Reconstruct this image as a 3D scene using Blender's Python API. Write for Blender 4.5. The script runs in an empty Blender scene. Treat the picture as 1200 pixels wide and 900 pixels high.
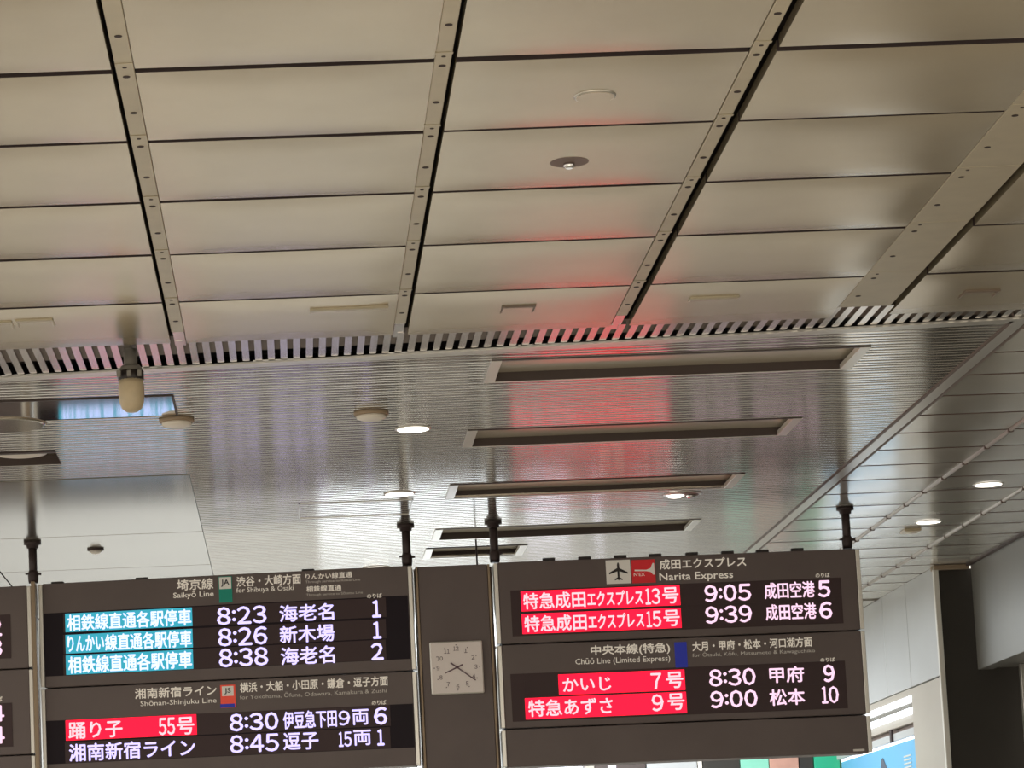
import bpy, math, random
random.seed(7)
# ---------------------------------------------------------------- camera
# world: X runs along the ceiling rows, Y into the hall, Z up; floor z=0, eye height 1.6
EYE = 1.6
F, YAW, PIT, ROL, PX0, PY0 = 3334.83, .025327, .133582, .0425725, 417.555, 648.32
def vsub(a, b): return (a[0]-b[0], a[1]-b[1], a[2]-b[2])
FW = (math.sin(YAW)*math.cos(PIT), math.cos(YAW)*math.cos(PIT), math.sin(PIT))
R0 = (math.cos(YAW), -math.sin(YAW), 0.0)
U0 = (R0[1]*FW[2]-R0[2]*FW[1], R0[2]*FW[0]-R0[0]*FW[2], R0[0]*FW[1]-R0[1]*FW[0])
cR, sR = math.cos(ROL), math.sin(ROL)
CR = tuple(cR*R0[i]-sR*U0[i] for i in range(3))
CU = tuple(sR*R0[i]+cR*U0[i] for i in range(3))
from mathutils import Matrix
cam_d = bpy.data.cameras.new('camera'); cam = bpy.data.objects.new('camera', cam_d)
bpy.context.scene.collection.objects.link(cam)
cam.matrix_world = Matrix(((CR[0], CU[0], -FW[0], 0), (CR[1], CU[1], -FW[1], 0), (CR[2], CU[2], -FW[2], EYE), (0, 0, 0, 1)))
cam_d.sensor_fit = 'HORIZONTAL'; cam_d.sensor_width = 36; cam_d.lens = F/1200*36
cam_d.shift_x = (600-PX0)/1200; cam_d.shift_y = (PY0-450)/1200
cam_d.clip_start = .1; cam_d.clip_end = 200
S = bpy.context.scene
S.camera = cam
S.view_settings.view_transform = 'Standard'; S.view_settings.look = 'None'
S.view_settings.gamma = 1; S.view_settings.use_curve_mapping = False
S.view_settings.exposure = 0.0
S.cycles.max_bounces = 8; S.cycles.glossy_bounces = 5; S.cycles.diffuse_bounces = 4
S.cycles.caustics_reflective = True
# ---------------------------------------------------------------- light
W = bpy.data.worlds.new('world'); S.world = W; W.use_nodes = True
bg = W.node_tree.nodes['Background']
bg.inputs[0].default_value = (1.0, .93, .82, 1); bg.inputs[1].default_value = 1.15
def area(name, loc, sx, sy, power, col, rot=(0, 0, 0)):
    d = bpy.data.lights.new(name, 'AREA'); d.shape = 'RECTANGLE'; d.size = sx; d.size_y = sy
    d.energy = power; d.color = col
    o = bpy.data.objects.new(name, d); S.collection.objects.link(o); o.location = loc; o.rotation_euler = rot
    return o
area('hall_fill', (0, 1.5, 4.1), 8, 2.0, 760, (1, .93, .82))  # unseen area lamps, added to bounce light off the floor onto the ceiling
area('hall_fill', (0, -5, 4.1), 8, 3.0, 850, (1, .93, .82))
area('concourse_fill', (0, 24.0, 4.1), 7, 2.4, 640, (.90, .96, 1))  # unseen area lamp, added to brighten the far zone and side wall

C = S.collection
PI = math.pi
ZC = 4.2
# ---------------------------------------------------------------- pixel -> world
def ray(x, y):
    return tuple(FW[i]*F + CR[i]*(x-PX0) - CU[i]*(y-PY0) for i in range(3))
def PZ(x, y, z=ZC):
    d = ray(x, y); t = (z-EYE)/d[2]; return (d[0]*t, d[1]*t, z)
def PY(x, y, Y):
    d = ray(x, y); t = Y/d[1]; return (d[0]*t, Y, EYE+d[2]*t)
def PX(x, y, X):
    d = ray(x, y); t = X/d[0]; return (X, d[1]*t, EYE+d[2]*t)

# ---------------------------------------------------------------- materials
MATS = {}
def mat(name, col, rough=.5, metal=0.0, emit=None, estr=0, spec=.5, var=0.0, scale=4.0, stretch=(1, 1, 1), bump=0.0, rnd=0.0, coat=0.0):
    if name in MATS: return MATS[name]
    m = bpy.data.materials.new(name); m.use_nodes = True; nt = m.node_tree
    b = nt.nodes['Principled BSDF']
    b.inputs['Base Color'].default_value = (*col, 1); b.inputs['Roughness'].default_value = rough
    b.inputs['Metallic'].default_value = metal; b.inputs['Specular IOR Level'].default_value = spec
    b.inputs['Coat Weight'].default_value = coat
    if emit:
        b.inputs['Emission Color'].default_value = (*emit, 1); b.inputs['Emission Strength'].default_value = estr
    if var or bump or rnd:
        tc = nt.nodes.new('ShaderNodeNewGeometry'); mp = nt.nodes.new('ShaderNodeMapping'); nz = nt.nodes.new('ShaderNodeTexNoise')
        mp.inputs['Scale'].default_value = stretch; nz.inputs['Scale'].default_value = scale; nz.inputs['Detail'].default_value = 5
        nt.links.new(tc.outputs['Position'], mp.inputs['Vector']); nt.links.new(mp.outputs[0], nz.inputs['Vector'])
        hs = nt.nodes.new('ShaderNodeHueSaturation'); hs.inputs['Color'].default_value = (*col, 1)
        mr = nt.nodes.new('ShaderNodeMapRange')
        mr.inputs['From Min'].default_value = .3; mr.inputs['From Max'].default_value = .7
        mr.inputs['To Min'].default_value = 1-var; mr.inputs['To Max'].default_value = 1+var
        nt.links.new(nz.outputs['Fac'], mr.inputs['Value'])
        last = mr.outputs[0]
        if rnd:
            oi = nt.nodes.new('ShaderNodeObjectInfo'); m2 = nt.nodes.new('ShaderNodeMapRange')
            m2.inputs['To Min'].default_value = 1-rnd; m2.inputs['To Max'].default_value = 1+rnd
            nt.links.new(oi.outputs['Random'], m2.inputs['Value'])
            mu = nt.nodes.new('ShaderNodeMath'); mu.operation = 'MULTIPLY'
            nt.links.new(last, mu.inputs[0]); nt.links.new(m2.outputs[0], mu.inputs[1]); last = mu.outputs[0]
        nt.links.new(last, hs.inputs['Value']); nt.links.new(hs.outputs[0], b.inputs['Base Color'])
        if bump:
            bp = nt.nodes.new('ShaderNodeBump'); bp.inputs['Strength'].default_value = bump; bp.inputs['Distance'].default_value = .004
            nt.links.new(nz.outputs['Fac'], bp.inputs['Height']); nt.links.new(bp.outputs[0], b.inputs['Normal'])
    MATS[name] = m
    return m
M_PANEL = mat('panel_champagne', (.49, .42, .298), .25, .5, var=.07, scale=1.7, rnd=.03)
M_STRIP = mat('runner_beige', (.50, .445, .33), .42, .2, var=.05, scale=9)
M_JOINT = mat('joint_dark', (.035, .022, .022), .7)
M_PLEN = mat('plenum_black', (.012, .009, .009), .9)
M_FIN = mat('fin_metal', (.60, .57, .54), .20, .9)
M_FINBACK = mat('fin_back', (.20, .155, .12), .6)
M_SLAT = mat('slat_metal', (.54, .515, .465), .13, .85, var=.05, scale=2.0, stretch=(.4, 60, 1), rnd=.06)
M_SMOOTH = mat('smooth_panel', (.41, .385, .325), .17, .75, var=.05, scale=1.2, rnd=.03)
M_HATCH = mat('hatch_metal', (.72, .72, .72), .07, 1.0)
M_TRIM = mat('aluminium_trim', (.62, .60, .55), .3, .7)
M_TRIMW = mat('pale_trim', (.80, .78, .72), .3, .35)
M_RSLAT = mat('white_plank', (.68, .665, .60), .18, .45, var=.03, scale=2, rnd=.04)
M_BROWN = mat('brown_rail', (.16, .11, .09), .5)
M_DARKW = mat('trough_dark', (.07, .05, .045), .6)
M_POLE = mat('pole_dark', (.050, .034, .034), .45, .3)
M_BOARD = mat('board_housing', (.150, .120, .115), .55, var=.06, scale=3)
M_BOARDG = mat('board_band', (.095, .086, .088), .5, var=.05, scale=3)
M_SCREEN = mat('screen_dark', (.020, .014, .020), .5, spec=.15)
M_SCREENB = mat('screen_brown', (.072, .048, .050), .5, spec=.2)
M_HDR = mat('header_white', (.55, .50, .43), .6, emit=(1, .9, .75), estr=.32)
M_HDRD = mat('header_dim', (.40, .36, .31), .6, emit=(1, .9, .75), estr=.14)
M_LEDW = mat('led_white', (.1, .1, .1), .6, spec=.1, emit=(.60, .52, 1.0), estr=1.5)
M_LEDP = mat('led_pinkwhite', (.1, .1, .1), .6, spec=.1, emit=(1.0, .66, .84), estr=1.15)
M_LEDR = mat('led_red', (.1, .0, .0), .6, spec=.1, emit=(1.0, .009, .034), estr=2.0)
M_LEDT = mat('led_teal', (.0, .1, .1), .6, spec=.1, emit=(.05, .38, .50), estr=1.05)
M_LEDPK = mat('led_pink', (.1, .05, .05), .6, spec=.1, emit=(1.0, .60, .66), estr=1.25)
M_LEDTT = mat('led_ice', (.1, .1, .1), .6, spec=.1, emit=(.58, .64, 1.0), estr=1.6)
M_GREEN = mat('badge_green', (.0, .17, .11), .5, emit=(0, .6, .4), estr=.1)
M_ORANGE = mat('badge_orange', (.75, .07, .04), .5, emit=(1, .1, .05), estr=.2)
M_NAVY = mat('badge_navy', (.02, .03, .30), .5, emit=(.02, .05, .8), estr=.12)
M_REDB = mat('badge_red', (.50, .015, .02), .5, emit=(1, .02, .03), estr=.15)
M_WHITEB = mat('badge_white', (.72, .68, .60), .5, emit=(1, .95, .85), estr=.12)
M_BLACK = mat('icon_black', (.02, .015, .015), .5)
M_CLOCK = mat('clock_face', (.95, .88, .85), .45)
M_CLOCKD = mat('clock_numerals', (.16, .10, .12), .6)
M_CREAM = mat('camera_cream', (.60, .50, .34), .35, var=.05, scale=30)
M_GREYP = mat('camera_grey', (.24, .23, .21), .4, .3)
M_DETW = mat('detector_white', (.90, .85, .76), .45)
M_DETB = mat('detector_rim', (.36, .27, .18), .5)
M_LAMP = mat('lamp_glow', (1, 1, 1), .5, emit=(1.0, .93, .82), estr=3.0)
M_CHROME = mat('chrome', (.8, .8, .8), .12, 1)
M_FLOOR = mat('floor_stone', (.46, .42, .36), .35, var=.1, scale=1.0)
M_WALL = mat('wall_panel_grey', (.50, .51, .51), .35, .1, var=.03, scale=2)
M_WALLW = mat('wall_column_beige', (.46, .42, .36), .35, .1, var=.03, scale=2)
M_FASC = mat('fascia_grey', (.22, .215, .195), .38, .2, var=.08, scale=1.5)
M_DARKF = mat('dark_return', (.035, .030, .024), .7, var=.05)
M_TUBE = mat('tube_light', (1, 1, 1), .5, emit=(.78, .87, 1.0), estr=2.0)
M_POSTER = mat('poster_blue', (.12, .36, .58), .4, emit=(.16, .45, .70), estr=.2)
M_POSTD = mat('poster_dark', (.08, .10, .14), .5)

# ---------------------------------------------------------------- mesh helpers
class MB:
    def __init__(s): s.v = []; s.f = []; s.sm = []
    def quad(s, a, b, c, d, smooth=False):
        n = len(s.v); s.v += [a, b, c, d]; s.f.append((n, n+1, n+2, n+3)); s.sm.append(smooth)
    def poly(s, pts, smooth=False):
        n = len(s.v); s.v += list(pts); s.f.append(tuple(range(n, n+len(pts)))); s.sm.append(smooth)
    def box(s, x0, x1, y0, y1, z0, z1, bev=0.0):
        if x0 > x1: x0, x1 = x1, x0
        if y0 > y1: y0, y1 = y1, y0
        if z0 > z1: z0, z1 = z1, z0
        b = min(bev, (x1-x0)*.4, (y1-y0)*.4, (z1-z0)*.4)
        if b <= 0:
            n = len(s.v)
            s.v += [(x0, y0, z0), (x1, y0, z0), (x1, y1, z0), (x0, y1, z0), (x0, y0, z1), (x1, y0, z1), (x1, y1, z1), (x0, y1, z1)]
            for f in ((0, 3, 2, 1), (4, 5, 6, 7), (0, 1, 5, 4), (1, 2, 6, 5), (2, 3, 7, 6), (3, 0, 4, 7)):
                s.f.append(tuple(n+i for i in f)); s.sm.append(False)
            return s
        n = len(s.v)
        # chamfered box: 24 verts
        idx = {}
        for ix, X in enumerate((x0, x1)):
            for iy, Yv in enumerate((y0, y1)):
                for iz, Z in enumerate((z0, z1)):
                    sx, sy, sz = (b if ix == 0 else -b), (b if iy == 0 else -b), (b if iz == 0 else -b)
                    idx[ix, iy, iz, 'x'] = len(s.v); s.v.append((X, Yv+sy, Z+sz))
                    idx[ix, iy, iz, 'y'] = len(s.v); s.v.append((X+sx, Yv, Z+sz))
                    idx[ix, iy, iz, 'z'] = len(s.v); s.v.append((X+sx, Yv+sy, Z))
        F_ = []
        for i in (0, 1):
            q = [idx[i, 0, 0, 'x'], idx[i, 1, 0, 'x'], idx[i, 1, 1, 'x'], idx[i, 0, 1, 'x']]; F_.append(q if i else q[::-1])
            q = [idx[0, i, 0, 'y'], idx[0, i, 1, 'y'], idx[1, i, 1, 'y'], idx[1, i, 0, 'y']]; F_.append(q if i else q[::-1])
            q = [idx[0, 0, i, 'z'], idx[1, 0, i, 'z'], idx[1, 1, i, 'z'], idx[0, 1, i, 'z']]; F_.append(q if i else q[::-1])
        for i in (0, 1):
            for j in (0, 1):
                F_.append([idx[i, j, 0, 'x'], idx[i, j, 1, 'x'], idx[i, j, 1, 'y'], idx[i, j, 0, 'y']])
                F_.append([idx[i, 0, j, 'x'], idx[i, 1, j, 'x'], idx[i, 1, j, 'z'], idx[i, 0, j, 'z']])
                F_.append([idx[0, i, j, 'y'], idx[1, i, j, 'y'], idx[1, i, j, 'z'], idx[0, i, j, 'z']])
        for i in (0, 1):
            for j in (0, 1):
                for k in (0, 1):
                    F_.append([idx[i, j, k, 'x'], idx[i, j, k, 'y'], idx[i, j, k, 'z']])
        for f in F_: s.f.append(tuple(f)); s.sm.append(False)
        s.fix = True
        return s
    def lathe(s, prof, cx, cy, n=24, cap=True, smooth=True):
        """prof: list of (r, z) from top to bottom about a vertical axis"""
        base = len(s.v)
        for r, z in prof:
            for k in range(n):
                a = 2*PI*k/n; s.v.append((cx+r*math.cos(a), cy+r*math.sin(a), z))
        for i in range(len(prof)-1):
            for k in range(n):
                k2 = (k+1) % n
                s.f.append((base+i*n+k, base+(i+1)*n+k, base+(i+1)*n+k2, base+i*n+k2)); s.sm.append(smooth)
        if cap:
            s.f.append(tuple(base+(len(prof)-1)*n+k for k in range(n))[::-1]); s.sm.append(False)
            s.f.append(tuple(base+k for k in range(n))); s.sm.append(False)
        s.fix = True
        return s
    def mesh(s, name, m, org=(0, 0, 0)):
        me = bpy.data.meshes.new(name)
        me.from_pydata([(a-org[0], b-org[1], c-org[2]) for a, b, c in s.v], [], s.f)
        me.polygons.foreach_set('use_smooth', s.sm)
        for q in (m if isinstance(m, (list, tuple)) else [m]): me.materials.append(q)
        if getattr(s, 'fix', False):
            import bmesh
            bm = bmesh.new(); bm.from_mesh(me); bmesh.ops.recalc_face_normals(bm, faces=bm.faces); bm.to_mesh(me); bm.free()
        me.update()
        return me
def link(name, me, parent=None, loc=(0, 0, 0), rot=(0, 0, 0), scale=(1, 1, 1), label=None):
    o = bpy.data.objects.new(name, me); C.objects.link(o)
    o.location = loc; o.rotation_euler = rot; o.scale = scale
    if parent: o.parent = parent
    if label: o['label'] = label
    return o
def part(name, mb, m, parent, label=None):
    org = parent.get('_org', (0, 0, 0)) if parent else (0, 0, 0)
    o = link(name, mb.mesh(name, m, org), parent, label=label)
    if parent and '_org' in parent: ORG[o.name] = 1; o['_org'] = parent['_org']
    return o
ORG = {}
def tag(o, label, cat, group=None, kind=None):
    o['label'] = label; o['category'] = cat
    if group: o['group'] = group
    if kind: o['kind'] = kind
    return o
def root(name, loc, label, cat, group=None, kind=None, rotz=0, local=False):
    o = bpy.data.objects.new(name, None); C.objects.link(o); o.location = loc; o.rotation_euler = (0, 0, rotz)
    o.empty_display_size = .1
    o['_org'] = (0., 0., 0.) if local else tuple(float(c) for c in loc)
    return tag(o, label, cat, group, kind)
def single(name, mb, m, label, cat, group=None, kind=None, loc=(0, 0, 0)):
    return tag(link(name, mb.mesh(name, m, loc), None, loc), label, cat, group, kind)

# ---------------------------------------------------------------- upper ceiling
ceil = root('ceiling', (0, 0, ZC), 'near ceiling of beige metal panels in rows between drilled runner strips', 'ceiling', kind='structure')
ROWY = [5.16, 5.94, 6.72, 7.505, 8.287, 9.052, 9.82, 10.602, 11.415]
GAP = .014
def panel_mesh(wx, wy, name='ceiling_panel', sag=.0095, n=12, skirt=.035):
    mb = MB(); g = []
    ts = [-1+2*i/n for i in range(n+1)]
    for ty in ts:
        for tx in ts:
            z = -sag*(1-abs(tx)**6)*(1-abs(ty)**4)
            g.append((tx*wx/2, ty*wy/2, z))
    mb.v = g
    for j in range(n):
        for i in range(n):
            a = j*(n+1)+i
            mb.f.append((a, a+n+1, a+n+2, a+1)); mb.sm.append(True)
    hx, hy = wx/2, wy/2
    nf = len(mb.f)
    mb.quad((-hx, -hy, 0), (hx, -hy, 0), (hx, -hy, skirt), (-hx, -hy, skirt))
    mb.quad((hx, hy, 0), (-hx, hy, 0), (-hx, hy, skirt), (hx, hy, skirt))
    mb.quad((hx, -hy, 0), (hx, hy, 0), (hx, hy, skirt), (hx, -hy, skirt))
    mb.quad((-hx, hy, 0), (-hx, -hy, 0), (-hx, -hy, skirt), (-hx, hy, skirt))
    me = mb.mesh(name, [M_PANEL, M_JOINT])  # second material: skirts coloured dark for the shade inside the row gaps
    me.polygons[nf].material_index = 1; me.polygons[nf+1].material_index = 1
    return me
# bays in X: (x0, x1)
BAYS = [(-3.53, -2.53), (-2.47, -1.47), (-1.41, -.463), (-.392, .508), (.575, 1.462), (1.548, 2.428), (2.690, 3.62), (3.70, 4.45), (4.50, 5.16)]
def edgeY(x0):      # where the panel field stops
    if x0 > 2.6: return 12.185
    return 12.215
cache = {}
for bi, (x0, x1) in enumerate(BAYS):
    rows = ROWY + [edgeY(x0)]
    for r in range(len(rows)-1):
        y0, y1 = rows[r], rows[r+1]
        g = .021 if abs(y1-8.287) < .01 else GAP
        g0 = .021 if abs(y0-8.287) < .01 else GAP
        if r == len(rows)-2: g = 0
        wx, wy = x1-x0, (y1-g)-(y0+g0)
        key = (round(wx, 3), round(wy, 3))
        if key not in cache: cache[key] = panel_mesh(wx, wy)
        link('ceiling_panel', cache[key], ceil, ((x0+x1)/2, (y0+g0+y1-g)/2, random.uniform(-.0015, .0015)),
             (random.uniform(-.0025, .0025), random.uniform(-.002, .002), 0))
# runner strips with drilled holes, one piece per row
def runner_mesh(w, L, holex, name='runner_strip'):
    mb = MB(); mb.box(-w/2, w/2, 0, L, 0, .012, .002)
    me = mb.mesh(name, M_STRIP)
    hb = MB()
    for hy in (.13, .52):
        hb.lathe([(.0115, .001), (.0115, -.0015)], holex, L*hy/.78, 10)
    for hy in (.035, ):
        hb.lathe([(.007, .001), (.007, -.0015)], holex, hy, 8)
    return me, hb.mesh('screw_hole', M_JOINT)
RUN = [(-3.56, .054, 0), (-2.50, .054, 0), (-1.44, .054, 0), (-.4215, .055, 0), (.534, .050, 0), (1.4905, .048, 0), (2.5435, .226, -.07), (3.66, .05, 0), (4.475, .04, 0)]
JY = [y-.075 for y in ROWY] + [12.0]
for rx, w, hx in RUN:
    for r in range(len(JY)-1):
        L = JY[r+1]-JY[r]-.004
        k = ('r', w, round(L, 3), hx)
        if k not in cache: cache[k] = runner_mesh(w, L, hx)
        me, hm = cache[k]
        o = link('runner_strip', me, ceil, (rx, JY[r], 0))
        link('screw_hole', hm, o)
        # little joint plate with its tab
        if w < .1:
            if 'plate' not in cache:
                cache['plate'] = MB().box(-.027, .027, -.009, .009, -.002, .0, .001).mesh('joint_plate', M_STRIP)
            link('joint_plate', cache['plate'], ceil, (rx, JY[r], -.0005))
# tongue of each runner that crosses the grille
for rx, w, hx in RUN:
    if w < .1:
        link('runner_end', MB().box(-w*.45, w*.45, 0, .30, .006, .016, .001).mesh('runner_end', M_FIN), ceil, (rx, 12.0, 0))
# plenum above
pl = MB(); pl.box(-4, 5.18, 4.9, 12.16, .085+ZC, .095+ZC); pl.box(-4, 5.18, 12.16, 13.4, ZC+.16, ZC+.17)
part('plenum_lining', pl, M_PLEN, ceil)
# shallow slots stamped into the last row
for (xa, ya, xb, yb, full) in ((363, 360, 455, 357, 0), (588, 356, 628, 355, 1), (808, 347, 866, 344.5, 0), (1130, 339, 1172, 337, 1), (18, 373, 62, 371, 1), (-40, 376, 14, 374, 1)):
    a, b = PZ(xa, ya), PZ(xb, yb); Ym = (a[1]+b[1])/2; dz = .006
    mb = MB(); mb.box(a[0], b[0], Ym-.014, Ym+.014, ZC-.017, ZC-.004, .002)
    L = .12 if full else .05
    mb.box(a[0], a[0]+.008, Ym, Ym+L, ZC-.014, ZC-.004, .001)
    if full: mb.box(b[0]-.008, b[0], Ym, Ym+L, ZC-.014, ZC-.004, .001)
    part('access_slot', mb, M_FINBACK if full == 1 and xa > 100 else M_STRIP, ceil)

# ---------------------------------------------------------------- grille of fins
grille = root('fin_grille', (0, 12.2, ZC), 'long grille of pale metal fins across the gap between the two ceilings', 'grille')
def lipY(x): return 12.70 - .1035*x
fw = .031
def fin_mesh(L):
    mb = MB(); h = .016
    n = 6
    pts = [(-fw/2, 0), (fw/2, 0)] + [(fw/2*math.cos(PI*k/n), L-.012+.012*math.sin(PI*k/n)) for k in range(n+1)]
    lo = [(x, y, .004) for x, y in pts]; hi = [(x, y, .004+h) for x, y in pts]
    mb.poly(lo[::-1])
    for i in range(len(pts)):
        j = (i+1) % len(pts); mb.quad(lo[i], lo[j], hi[j], hi[i])
    return mb.mesh('fin', M_FIN)
x = -2.6
fc = {}
while x < 5.1:
    ys = 12.215
    if 2.42 < x < 2.665: ys = 12.03
    elif x > 2.665: ys = 12.185
    L = lipY(x)-.028-ys+.02
    if L > .03:
        k = round(L, 2)
        if k not in fc: fc[k] = fin_mesh(k)
        link('fin', fc[k], grille, (x, ys-.02-12.2, 0))
    x += .0572
fb = MB()
for (xa, xb, y0) in ((-4, 2.42, 12.17), (2.42, 2.665, 11.98), (2.665, 5.16, 12.14)):
    # sheet above the near half of the fins, its far edge parallel to the lip
    n = 8
    for i in range(n):
        u0 = xa+(xb-xa)*i/n; u1 = xa+(xb-xa)*(i+1)/n
        f0 = y0+.09+max(0.02, (lipY(u0)-y0)*.52); f1 = y0+.09+max(0.02, (lipY(u1)-y0)*.52)
        fb.quad((u0, y0, ZC+.022), (u0, f0, ZC+.022), (u1, f1, ZC+.022), (u1, y0, ZC+.022))
part('backing_sheet', fb, M_FINBACK, grille)

# ---------------------------------------------------------------- slatted ceiling
slat_c = root('ceiling', (0, 0, ZC), 'slatted silver metal ceiling behind the fin grille, over the boards', 'ceiling', kind='structure')
LY0, XL, XR, YE = 12.40, -3.5, 3.30, 22.6
TROUGH = [(.985, 2.745, 12.87, 13.365), (.985, 2.745, 14.69, 15.18), (.985, 2.725, 16.50, 17.00), (.985, 2.725, 18.33, 18.82), (.965, 1.66, 19.25, 19.74)]
HATCH = (-1.75, -.505, 13.41, 13.92)
VENT = PZ(65, 529)
VENTR = (-2.2, VENT[0], VENT[1], VENT[1]+.40)
PITCH = .062
def slat(xa0, xa1, xb, y0, y1):
    """near edge starts at xa0, far edge at xa1, both end at xb"""
    mb = MB(); z = 0; d = .00035; e = .003; g = .0013
    ps = [(y0+g, .012), (y0+g, 0.0015), (y0+g+e, 0), (y0+.35*(y1-y0), -d*.8), ((y0+y1)/2, -d), (y0+.65*(y1-y0), -d*.8), (y1-g-e, 0), (y1-g, .0015), (y1-g, .012)]
    n = len(ps); base = len(mb.v)
    for yy, zz in ps:
        t = (yy-y0)/(y1-y0); mb.v.append((xa0+(xa1-xa0)*t, yy, zz)); mb.v.append((xb, yy, zz))
    for i in range(n-1):
        mb.f.append((base+2*i, base+2*i+2, base+2*i+3, base+2*i+1)); mb.sm.append(1 < i < n-3)
    return mb.mesh('slat', M_SLAT)
y = LY0
nsl = 0
while y < YE:
    y1 = y+PITCH
    xs0 = max(XL, (12.70-y)/.1035); xs1 = max(XL, (12.70-y1)/.1035)
    segs = [(xs0, xs1, XR)] if xs1 < XR else []
    yc = (y+y1)/2
    if y > 15.70: segs = [(-.515, -.515, XR)]
    cuts = [(t[0], t[1]) for t in TROUGH if t[2] < yc < t[3]]
    if HATCH[2] < yc < HATCH[3]: cuts.append(HATCH[:2])
    if VENTR[2] < yc < VENTR[3]: cuts.append(VENTR[:2])
    for c0, c1 in cuts:
        ns = []
        for a0, a1, b in segs:
            if c0 > a0: ns.append((a0, a1, c0))
            if c1 < b: ns.append((max(c1, a0), max(c1, a1), b))
        segs = ns
    for a0, a1, b in segs:
        if b-min(a0, a1) > .02:
            link('slat', slat(min(a0, XR-.001), a1, b, y, y1), slat_c); nsl += 1
    y = y1
# plain smooth panels left of the slats
PR = [15.76, 18.0, 19.62, 21.2, 22.8]
for i in range(4):
    for (xa, xb) in ((-3.5, -1.98), (-1.97, -.518)):
        mb = MB(); mb.box(xa, xb, PR[i]+.006, PR[i+1]-.006, ZC-.001, ZC+.012, .002)
        part('smooth_panel', mb, M_SMOOTH, slat_c)
mb = MB(); mb.box(-3.5, 3.3, 22.65, 27.4, ZC, ZC+.02); part('plain_panel', mb, M_SMOOTH, slat_c)
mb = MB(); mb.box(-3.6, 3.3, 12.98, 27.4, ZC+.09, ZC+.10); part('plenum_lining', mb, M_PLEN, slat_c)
# lip along the front edge: two stepped bars
def lipbar(o0, o1, z0, z1, m):
    mb = MB(); X0, X1 = -3.5, 5.16
    A = [(X0, lipY(X0)+o0), (X1, lipY(X1)+o0), (X1, lipY(X1)+o1), (X0, lipY(X0)+o1)]
    lo = [(a, b, ZC+z0) for a, b in A]; hi = [(a, b, ZC+z1) for a, b in A]
    mb.poly(lo[::-1]); mb.poly(hi)
    for i in range(4): mb.quad(lo[i], lo[(i+1) % 4], hi[(i+1) % 4], hi[i])
    part('edge_lip', mb, m, slat_c)
lipbar(-.012, .035, -.006, .004, M_TRIM)
lipbar(.035, .048, -.001, .01, M_DARKW)
lipbar(.048, .085, -.004, .01, M_TRIM)
# faint hatch outlines in the slats
def outline(x0, x1, y0, y1, name='hatch_outline', m=M_TRIM, t=.008, d=.003):
    mb = MB()
    for q in ((x0, x1, y0, y0+t), (x0, x1, y1-t, y1), (x0, x0+t, y0, y1), (x1-t, x1, y0, y1)):
        mb.box(*q, ZC-d-.002, ZC-.001, 0)
    part(name, mb, m, slat_c)
a, b = PZ(350, 590), PZ(485, 583)
outline(a[0], b[0], a[1], a[1]+.62)
# blank troughs
tc = ['first', 'second', 'third', 'fourth']
tl = ['long recessed ceiling trough nearest the fin grille, reddened by the boards',
      'long recessed ceiling trough, second behind the fin grille, red reflection around it',
      'long recessed ceiling trough, third behind the fin grille, above the chrome downlight',
      'long recessed ceiling trough farthest from the grille, just over the right board',
      'short pale ceiling trough over the clock panel, partly hidden by the boards']
for (x0, x1, y0, y1), lb in zip(TROUGH, tl):
    r = root('ceiling_trough', ((x0+x1)/2, (y0+y1)/2, ZC), lb, 'ceiling trough', 'blank light troughs in the slatted ceiling')
    D = .042
    mb = MB(); mb.box(x0, x1, y0, y1, ZC+D, ZC+D+.01); part('back_plate', mb, mat('plate_beige', (.72, .66, .54), .22, .35), r)
    for ya in (y0-.006, y1):
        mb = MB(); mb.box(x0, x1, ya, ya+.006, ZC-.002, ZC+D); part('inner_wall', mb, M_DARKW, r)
    mb = MB(); mb.box(x0, x1, y0-.022, y0-.004, ZC-.004, ZC+.01, .001); part('near_shadow_flange', mb, M_DARKW, r)  # near edge coloured dark in place of its shadow gap
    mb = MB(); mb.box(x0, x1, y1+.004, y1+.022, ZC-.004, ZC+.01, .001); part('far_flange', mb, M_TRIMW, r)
    for sx in (0, 1):
        xa, xb = (x0-.002, x0+.05) if sx == 0 else (x1-.05, x1+.002)
        mb = MB(); mb.box(xa, xb, y0-.01, y1+.01, ZC-.006, ZC+.02, .001); part('end_flange', mb, M_TRIMW, r, 'pale end plate')
# smooth access hatch
r = root('access_hatch', ((HATCH[0]+HATCH[1])/2, (HATCH[2]+HATCH[3])/2, ZC), 'smooth mirror-like ceiling hatch left of the hanging camera, shining pale blue', 'hatch')
mb = MB(); mb.box(HATCH[0], HATCH[1]-.006, HATCH[2]+.012, HATCH[3]-.006, ZC-.003, ZC+.012, .002); part('hatch_plate', mb, M_HATCH, r)
mb = MB(); mb.box(HATCH[0], HATCH[1]+.004, HATCH[2]-.004, HATCH[2]+.010, ZC-.004, ZC+.01); mb.box(HATCH[1]-.005, HATCH[1]+.004, HATCH[2], HATCH[3], ZC-.004, ZC+.01)
part('hatch_seam', mb, M_DARKW, r)
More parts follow.
